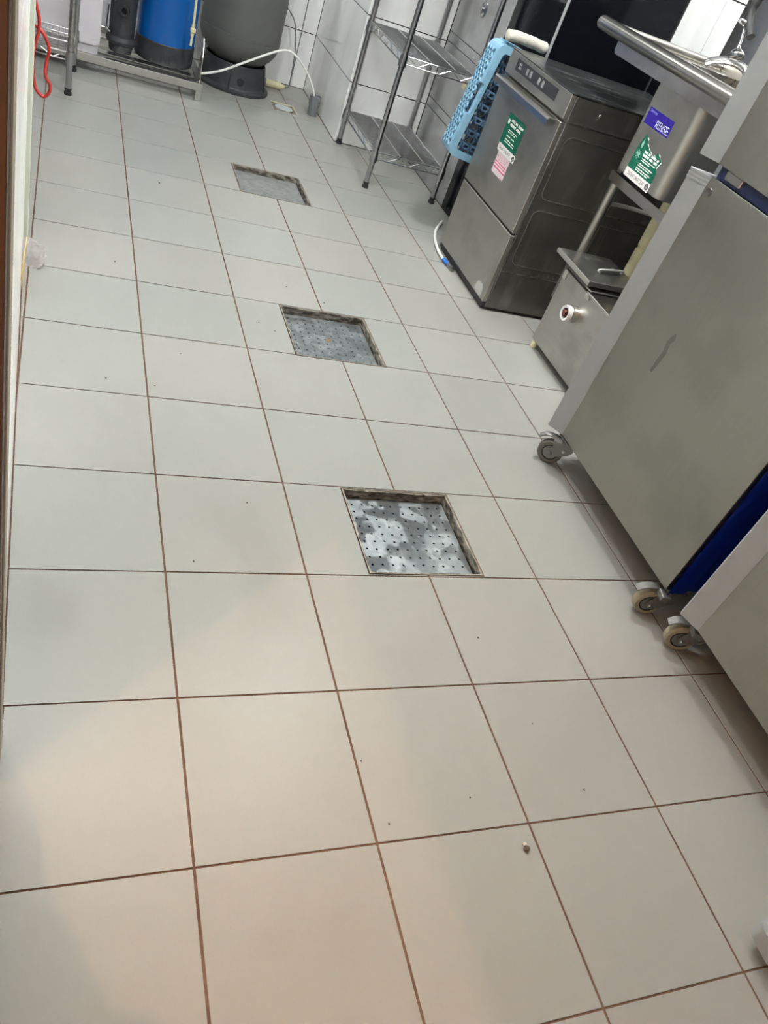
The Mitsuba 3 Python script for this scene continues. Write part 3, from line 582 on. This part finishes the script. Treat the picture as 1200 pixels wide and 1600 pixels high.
# bowl as a rounded shell, open on top
bo = rrect(SXF + .027, 1.548, SXB - .03, 1.822, .035); bi = bo.buffer(-.004)
add(f'{t}__bowl', cat(prism(bo.difference(bi), .69, .942), prism(bo.buffer(-.004), .676, .682), prism(bo.buffer(-.001), .680, .692)), 'steel', 40)
add(f'{t}__backsplash', bx(SXB + .002, 1.9985, SY0, 2.24, .93, 1.32, .004), 'steel_sink', False)
rail = cat(bx(1.488, 1.491, 1.22, 1.900, .612, .644, .001), bx(1.4915, 1.53, 1.22, 1.900, .612, .615, .001), bx(1.4915, SXB - .03, 1.897, 1.900, .612, .644, .001))
add(f'{t}__support_rail', rail, 'steel_bright', False)
for x, y in ((1.512, 1.878), (1.512, 1.27), (1.87, 1.878), (1.87, 1.27)):
    add(f'{t}__leg', lathe([(0, .001), (.02, .001), (.02, .02), (.019, .03), (.019, .611), (0, .611)], (x, y, 0), 18), 'steel_sink', 35)
    add(f'{t}__bracket', bx(x - .012, x + .012, y - .012, y + .012, .645, .676, .001), 'steel_sink', False)
fx = SXF + .0268
k = add(f'{t}__rinse_sticker', ext(sbox(0, 0, .142, .047), .0004, (fx, 1.785, .827), UY, UZ), 'violet', False, label='violet RINSE sticker')
add(f'{k}__lettering', text('RINSE', .021, (fx - .0004, 1.785 - .061, .832), UY, UZ, .0003, sx=.86), 'print_white', False)
add(f'{k}__small_print', text('Diversey', .0075, (fx - .0004, 1.785 - .007, .8625), UY, UZ, .0003, sx=.95), 'violet_print', False)
torn = Polygon([(0, 0), (.150, 0), (.1505, .033), (.140, .042), (.149, .055), (.151, .066), (.132, .071), (.118, .080), (.108, .077), (.100, .068), (.088, .066), (.074, .071), (.060, .077), (.044, .085), (.032, .100), (.018, .106), (.014, .093), (.010, .083), (.004, .070)])
k = add(f'{t}__water_sticker', ext(torn, .0004, (fx, 1.757, .700), UY, UZ), 'green', False, label='torn green SAVE WATER sticker')
add(f'{k}__band', ext(sbox(0, 0, .152, .0265), .0005, (fx, 1.757, .674), UY, UZ), 'sticker_white', False)
add(f'{k}__torn_edge', cat(ext(Polygon([(.1405, .043), (.151, .066), (.146, .067), (.137, .045)]), .0006, (fx, 1.757, .700), UY, UZ), *[ext(Polygon([(a, b), (a + .012, b - .005), (a + .011, b - .002), (a + .001, b + .0025)]), .0006, (fx, 1.757, .700), UY, UZ) for a, b in ((.030, .098), (.044, .084), (.06, .076), (.076, .071), (.1, .07), (.12, .079))]), 'sticker_white', False)
add(f'{k}__lettering', words((fx - .0004, 1.757, .7), [(.048, .060, .007, [.02, .012, .03, .01]), (.048, .050, .007, [.035, .02, .02]), (.052, .042, .003, [.03, .025, .02]), (.052, .036, .003, [.02, .03]), (.045, .026, .003, [.03, .02, .03]), (.045, .020, .003, [.04, .03]), (.045, .012, .003, [.02, .03, .03]), (.045, .006, .003, [.03, .02, .02])]), 'print_white', False)
add(f'{k}__icon', cat(ext(unary_union([Point(.022, .072).buffer(.007, 6), Polygon([(.0155, .074), (.0285, .074), (.022, .093)])]), .0003, (fx - .0004, 1.757, .7), UY, UZ), ext(unary_union([affinity.rotate(sbox(.010, .046, .036, .0495), a, origin=(.024, .047)) for a in (10, 55, 100, 150)]), .0003, (fx - .0004, 1.757, .7), UY, UZ)), 'print_faint', False)
add(f'{k}__band_lettering', text('SAVE WATER', .0118, (fx - .0006, 1.757 - .016, .681), UY, UZ, .0003, sx=.98), 'print_grey', False)
add(f'{k}__emblem', emblem(.0095, (fx - .0006, 1.757 - .138, .687)), 'black_plastic', False)

# tap and spray handle
t = thing('spray_tap', 'chrome pre-rinse tap with a black hand spray above the sink', 'tap')
add(f'{t}__spout', tube(spline([(1.89, 1.98, .955), (1.888, 1.985, 1.0), (1.88, 2.01, 1.03), (1.86, 2.06, 1.036), (1.83, 2.11, 1.02), (1.815, 2.135, 1.0)], 8), .0125, 14), 'chrome_bright', True)
add(f'{t}__body', cat(lathe([(0, .93), (.03, .93), (.03, .945), (.02, .95), (.02, 1.0), (.016, 1.01), (0, 1.01)], (1.89, 1.98, 0), 20), lathe([(0, .93), (.024, .93), (.024, .945), (.016, .95), (.016, .99), (0, .995)], (1.89, 1.90, 0), 20), rod((1.89, 1.90, .965), (1.89, 1.98, .965), .013, 14)), 'chrome_bright', 35)
hd_, ax_ = V(1.86, 2.06, 1.050), V(0, .5, 1)
add(f'{t}__spray_head', lathe([(0, 0), (.021, .0), (.026, .006), (.026, .012), (.018, .021), (.009, .028), (.007, .040), (0, .040)], hd_, 24, ax_), 'chrome_bright', 35)
add(f'{t}__spray_ring', lathe([(.021, -.001), (.0268, .0), (.0268, .007), (.0255, .009)], hd_ - V(0, 0, .001), 24, ax_), 'black_plastic', 35)
add(f'{t}__spray_pipe', tube(spline([(1.86, 2.075, 1.085), (1.86, 2.085, 1.11), (1.86, 2.098, 1.14)]), .005, 10), 'chrome_bright', True)
add(f'{t}__spray_grip', tube(spline([(1.862, 2.045, 1.118), (1.862, 2.062, 1.130), (1.862, 2.088, 1.152), (1.862, 2.107, 1.185), (1.862, 2.100, 1.225), (1.862, 2.08, 1.28)], 6), .0135, 14), 'black_rubber', True, label='black spray grip')
add(f'{t}__valve', lathe([(0, 0), (.010, .0), (.010, .016), (.007, .022), (0, .022)], (1.846, 2.092, 1.146), 14, (-1, 0, .1)), 'chrome_bright', 35)
add(f'{t}__riser', cat(rod((1.905, 2.00, 1.0), (1.905, 2.03, 1.32), .006, 10), *[lathe([(0, -.008), (.011, -.008), (.011, .008), (0, .008)], (1.905, 2.00 + .03 * q / 3, 1.0 + .1 * q), 14) for q in range(4)]), 'chrome_bright', 35)

# pipes under the sink
t = thing('drain_pipe', 'cream plastic drain pipe behind the refrigerator under the sink', 'pipe')
add(f'{t}__pipe', lathe([(0, .002), (.024, .002), (.024, .63), (0, .63)], (1.738, 1.845, 0), 22), 'cream', 35)
add(f'{t}__coupling', lathe([(.0242, .33), (.031, .33), (.031, .42), (.0265, .424), (.0265, .432), (.031, .436), (.031, .56), (.0242, .56)], (1.738, 1.845, 0), 22), 'cream', 35)
t = thing('bent_pipe', 'thin bent grey pipe with a black sleeve under the sink', 'pipe')
bp = spline([(1.548, 1.912, .42), (1.542, 1.912, .46), (1.536, 1.912, .497), (1.540, 1.912, .522), (1.562, 1.912, .533), (1.638, 1.912, .535), (1.70, 1.912, .533), (1.76, 1.912, .53)], 8)
add(f'{t}__pipe', tube(bp, .007, 10), 'tape', True)
add(f'{t}__sleeve', tube([(1.547, 1.912, .428), (1.544, 1.912, .448), (1.539, 1.912, .478)], .0115, 12), 'black_plastic', 35)

# ---------------------------------------------------------------- grease trap
t = thing('grease_trap', 'low stainless steel grease trap box with a pipe outlet under the sink', 'grease trap')
GX0, GX1, GY0, GY1 = 1.428, 1.80, 1.40, 1.80
add(f'{t}__body', bx(GX0, GX1 - .16, GY0, GY1, .032, .318, .003), 'steel_sink', False)
add(f'{t}__flange', cat(bx(GX0 - .012, GX1 - .19, GY0, 1.615, .319, .327, .001), bx(GX0 - .010, GX1 - .19, 1.60, 1.64, .330, .336, .001)), 'steel_sink', False)
add(f'{t}__lid', cat(bx(1.405, 1.630, 1.618, 1.862, .348, .362, .002)), 'steel_dark', False, label='overhanging lid')
add(f'{t}__lid_edge', cat(bx(1.4025, 1.4045, 1.616, 1.864, .345, .3625, .0006), bx(1.4025, 1.630, 1.6135, 1.6165, .345, .3625, .0006)), 'steel_bright', False)
add(f'{t}__lid_handle', tube(spline([(1.49, 1.70, .363), (1.49, 1.702, .374), (1.60, 1.73, .374), (1.60, 1.73, .363)], 6), .004, 8), 'print_white', True)
add(f'{t}__latch', bx(GX0 - .004, GX0 - .0005, 1.775, 1.797, .285, .317, .001), 'steel_bright', False)
add(f'{t}__latch', bx(GX0 - .008, GX0 - .0005, 1.60, 1.625, .30, .317, .002), 'steel_bright', False)
add(f'{t}__support', cat(bx(GX0 + .005, GX0 + .2, GY1 + .0005, GY1 + .02, .2, .3475, .002), bx(GX0 + .005, GX0 + .2, 1.65, 1.80, .3185, .3475, .001)), 'steel_dark', False)
noz = lathe([(.019, -.030), (.0255, -.030), (.0255, -.018), (.029, -.017), (.029, .0)], (GX0 - .0003, 1.638, .226), 24, (1, 0, 0))
k = add(f'{t}__outlet', noz, 'steel_sink', 35)
add(f'{k}__cap', lathe([(.018, -.038), (.0265, -.040), (.028, -.034), (.0276, -.024), (.0257, -.022)], (GX0 - .0003, 1.638, .226), 24, (1, 0, 0)), 'sticker_white', 35, label='white threaded ring')
add(f'{k}__plug', cat(lathe([(0, -.032), (.0185, -.032), (.0185, -.028)], (GX0 - .0003, 1.638, .226), 20, (1, 0, 0)), bx(GX0 - .043, GX0 - .033, 1.630, 1.647, .218, .235, .001)), 'clay', 30, label='red-brown plug')
for x, y in ((GX0 + .015, GY1 - .012), (GX0 + .015, GY0 + .03), (1.60, GY1 - .012), (1.60, GY0 + .03)):
    add(f'{t}__foot', lathe([(0, 0), (.011, 0), (.012, .004), (.012, .020), (.009, .024), (.009, .0325), (0, .0325)], (x, y, 0), 16), 'cream', 35, label='cream plastic foot')

# ---------------------------------------------------------------- refrigerators
def castor(t, at, axis, tyre, R=.038, lever=0.0, top=.1):
    x, y = at; a = V(*axis, 0); a /= np.linalg.norm(a); b = np.cross([0, 0, 1.0], a)   # a: axle, b: towards the swivel
    c = V(x, y, R); m_ = c + b * .038; H = top - .010 - R
    k = add(f'{t}__castor', cat(bx(m_[0] - .028, m_[0] + .028, m_[1] - .028, m_[1] + .028, top - .004, top - .0005, .001), lathe([(0, top - .0095), (.020, top - .0095), (.023, top - .0045), (0, top - .0045)], (m_[0], m_[1], 0), 18)), 'zinc', 35)
    add(f'{k}__wheel', lathe([(.025, -.0125), (R - .004, -.0125), (R, -.008), (R, .008), (R - .004, .0125), (.025, .0125)], c, 40, a), tyre, 35, label='rubber tyre')
    add(f'{k}__gap', lathe([(.0, -.0105), (.0265, -.0105), (.0265, .0105), (0, .0105)], c, 24, a), 'black_rubber', 35)
    add(f'{k}__hub', cat(lathe([(0, -.0128), (.021, -.0122), (.021, .0122), (0, .0128)], c, 24, a), lathe([(0, -.027), (.006, -.026), (.0075, -.0215), (.0075, .0215), (.006, .026), (0, .027)], c, 14, a)), 'zinc', 35)
    fk = Polygon([(-.011, -.004), (-.004, -.012), (.008, -.011), (.052, .020), (.060, .034), (.058, H), (.016, H), (.006, .040), (-.008, .012)])
    add(f'{k}__fork', cat(ext(fk, .0022, c + a * .0168, b, (0, 0, 1)), ext(fk, .0022, c - a * .0146, b, (0, 0, 1)), ext(sbox(.016, -.0168, .058, .0168), .0024, c + V(0, 0, H - .0024), b, np.cross([0, 0, 1.0], b))), 'zinc', False)
    add(f'{k}__bolt', lathe([(0, .004), (.004, .004), (.005, 0)], c + b * .034 + V(0, 0, .026) + a * .019, 12, a), 'chrome', 30)
    if lever:
        d = -b
        ped = spline([c - d * .010 + V(0, 0, R + .012), c + d * .012 + V(0, 0, R + .013), c + d * .034 + V(0, 0, R + .008), c + d * .050 + V(0, 0, R - .006)], 5)
        add(f'{k}__brake_lever', cat(*[tube(ped + a * q, .003, 8) for q in (-.009, -.0045, 0, .0045, .009)]), 'zinc', 40)
        bl = ext(rrect(-.006, -.004, .020, .012, .003), .030, c + V(0, 0, R + .010) + a * .015, b, (0, 0, 1))
        add(f'{k}__brake_block', bl, 'zinc', False)
def fridge(label, y0, y1, dy0, dy1, xin, hx, hy, zb, castors, film):
    """y0..y1 cabinet, dy0..dy1 doors; the handle profile runs from the far door edge to (hx, hy)"""
    t = thing('refrigerator', label, 'refrigerator')
    add(f'{t}__cabinet', bx(xin + .05, 1.88, y0, y1, .102, 1.95, .003), 'grey_profile_dark', False, label='dark cabinet body')
    for z0, z1, up in ((zb, .878, 0), (.908, 1.68, 1)):
        k = add(f'{t}__door', bx(xin, xin + .047, dy0, dy1, z0, z1, .0015), 'steel_door', False)
        prof = Polygon([(xin - .0003, dy1 - .001), (hx, hy), (hx + .006, hy + .007), (xin + .047, dy1 + .028), (xin + .047, dy1 + .0005)])
        add(f'{k}__handle', prism(prof, z0 + .001, z1 - .001), 'grey_profile', False, label='grey full-height handle profile')
        if not up:
            q = prof.buffer(.0018, join_style=2)
            add(f'{k}__handle_cap', cat(*[prism(q if i % 2 == 0 else prof.buffer(.0004, join_style=2), z1 - .001 - .0045 * i - .0045, z1 - .001 - .0045 * i) for i in range(5)]), 'grey_profile', False, label='ribbed end cap')
            add(f'{k}__top_edge', bx(xin - .0006, xin + .003, dy0, dy1, z1 + .0003, z1 + .0018, .0004), 'chrome_bright', False)
            if film:
                add(f'{k}__smear', ext(Polygon([(0, 0), (.006, .001), (.012, .03), (.016, .06), (.010, .085), (.016, .10), (.010, .112), (.002, .10), (-.003, .085), (.004, .06), (.001, .03)]).buffer(.001), .0002, (xin - .0001, .912, .447), UY, UZ), 'smear', False, label='dull dark smear')
            add(f'{k}__lock', cat(lathe([(0, .003), (.0045, .003), (.0048, .004), (.0085, .0042), (.0095, 0)], (xin - .0003, dy1 - .022, z1 - .028), 20, (-1, 0, 0)), bx(xin - .0042, xin - .0034, dy1 - .0225, dy1 - .0215, z1 - .0315, z1 - .0245, .0001)), 'chrome', 35, label='small round lock')
        else:
            add(f'{k}__latch', bx(xin + .004, xin + .02, dy1 - .095, dy1 - .035, z0 - .020, z0 - .0005, .002), 'steel_bright', False)
    add(f'{t}__frame_strip', bx(xin + .012, xin + .049, dy0 + .002, dy1 - .002, .880, .906, .001), 'film_dark', False, label='dark blue strip between the doors')
    for at, ax, ty, lv in castors: castor(t, at, ax, ty, lever=lv, top=.101)
    if film:
        def ff(u, v):
            n = meshkit.fbm(np.stack([u * 7, v * 3, u * 0 + 1.5], -1), 4, 3) - .5; n2 = meshkit.fbm(np.stack([u * 22, v * 40, u * 0], -1), 3, 8) - .5
            return np.stack([xin + .005 + .36 * u + .006 * n2 * (1 - u), dy0 - .0085 + .007 * n + .005 * n2, .1005 + 1.82 * v + .02 * n2 * (v < .02)], -1)
        add(f'{t}__protective_film', crumple(36, 140, ff), 'film', True, label='crumpled dark blue protective film')
    return t
fridge('stainless steel upright refrigerator with blue film, next to the sink', .480, 1.135, .475, 1.078, 1.160, 1.131, 1.122, .106,
       [((1.160, 1.088), (-.62, -.78), 'tyre', 1), ((1.166, .499), (-.28, -1), 'tyre_pale', 1), ((1.80, 1.05), (1, .1), 'tyre', 0), ((1.80, .53), (1, .1), 'tyre', 0)], True)
f2 = fridge('stainless steel refrigerator at the right edge, nearest the camera', -.285, .412, -.265, .340, 1.160, 1.141, .388, .117,
       [((1.195, .385), (-.42, -1), 'tyre_pale', 1), ((1.80, .33), (1, .1), 'tyre', 0), ((1.80, -.2), (1, .1), 'tyre', 0), ((1.0, -.27) if False else (1.20, -.22), (.3, 1), 'tyre', 0)], False)

# ---------------------------------------------------------------- things mostly outside the frame
SACK = np.array([(0, .10), (.10, .135), (.384, .111), (.439, .067), (.455, .0), (.506, -.056), (.561, -.101), (.637, -.157), (.66, -.191), (.712, -.216), (.732, -.25), (.794, -.262), (.886, -.282), (.96, -.31)])
def sackf(u, v):
    th = u * 2 * np.pi; z = .004 + v * .955
    y1 = np.interp(z, SACK[:, 0], SACK[:, 1]); half = (y1 + .42) / 2; cy = (y1 - .42) / 2
    e = np.clip(np.minimum(v, 1 - v) * 30, 0, 1) ** .5
    return np.stack([-.36 + .04 * e * np.cos(th), cy + half * e * np.sin(th), z], -1)
add('laundry_sack', crumple(48, 60, sackf), 'cloth', True, label='tall cloth sack standing in the doorway outside the picture on the left', cat_='sack')
t = thing('pedal_bin', 'grey plastic pedal at the right edge of the foreground, belonging to a bin', 'bin')
add(f'{t}__body', xf(cat(ext(rrect(0, 0, .34, .40, .04), .56, (0, 0, .031), (1, 0, 0), (0, 1, 0)), ext(rrect(-.006, -.006, .346, .406, .042), .05, (0, 0, .592), (1, 0, 0), (0, 1, 0))), trimesh.transformations.translation_matrix((.962, -.752, 0))), 'grey_profile', 35)
add(f'{t}__base', ext(rrect(.938, -.76, 1.30, -.325, .03), .0305, (0, 0, 0), (1, 0, 0), (0, 1, 0)), 'black_plastic', 35)
add(f'{t}__pedal', cat(ext(rrect(.926, -.318, 1.06, -.243, .022), .012, (0, 0, .052), (1, 0, 0), (0, 1, 0)), ext(rrect(.928, -.316, 1.058, -.245, .02), .024, (0, 0, .028), (1, 0, 0), (0, 1, 0)), bx(1.0, 1.03, -.40, -.30, .034, .046, .003)), 'grey_profile', 35)

# ---------------------------------------------------------------- crumbs
def crumb(seed, r, at, squash=.6):
    mm = trimesh.creation.icosphere(2, r); n = meshkit.fbm(mm.vertices / r * 1.7 + seed, 3, seed) - .5
    mm.vertices *= (1 + .9 * n)[:, None]; mm.vertices[:, 2] *= squash; mm.vertices[:, 2] -= mm.vertices[:, 2].min(); mm.apply_translation(at); return mm
t = thing('food_scrap', 'small dry brown scrap of food on the tile in the foreground', 'food scrap')
add(f'{t}__lump', crumb(3, .0055, (.573, -.045, .0002)), 'food', True)
add(f'{t}__husk', crumb(5, .004, (.574, -.036, .0002), .5), 'cloth', True)
sp = []
for (x, y, r) in ((.405, 1.62, .002), (.36, 1.66, .0016), (.50, 1.93, .0022), (.62, 1.86, .0022), (.10, 1.42, .0014), (.02, 1.25, .0014), (-.1, 1.26, .002), (.2, .82, .002), (.06, .63, .0018), (.33, .03, .0016), (.5, .06, .0016), (.31, .15, .0016), (.75, .05, .0016), (.7, .2, .0014), (.12, 2.6, .003), (.66, .42, .002), (.47, .72, .0014), (-.06, 1.9, .002)):
    sp.append(crumb(int(x * 100) % 9 + 1, r, (x, y, .0001)))
add('floor_specks', cat(sp), 'food', True, label='tiny dark specks of dirt scattered on the pale tiles', cat_='dirt', kind='stuff')
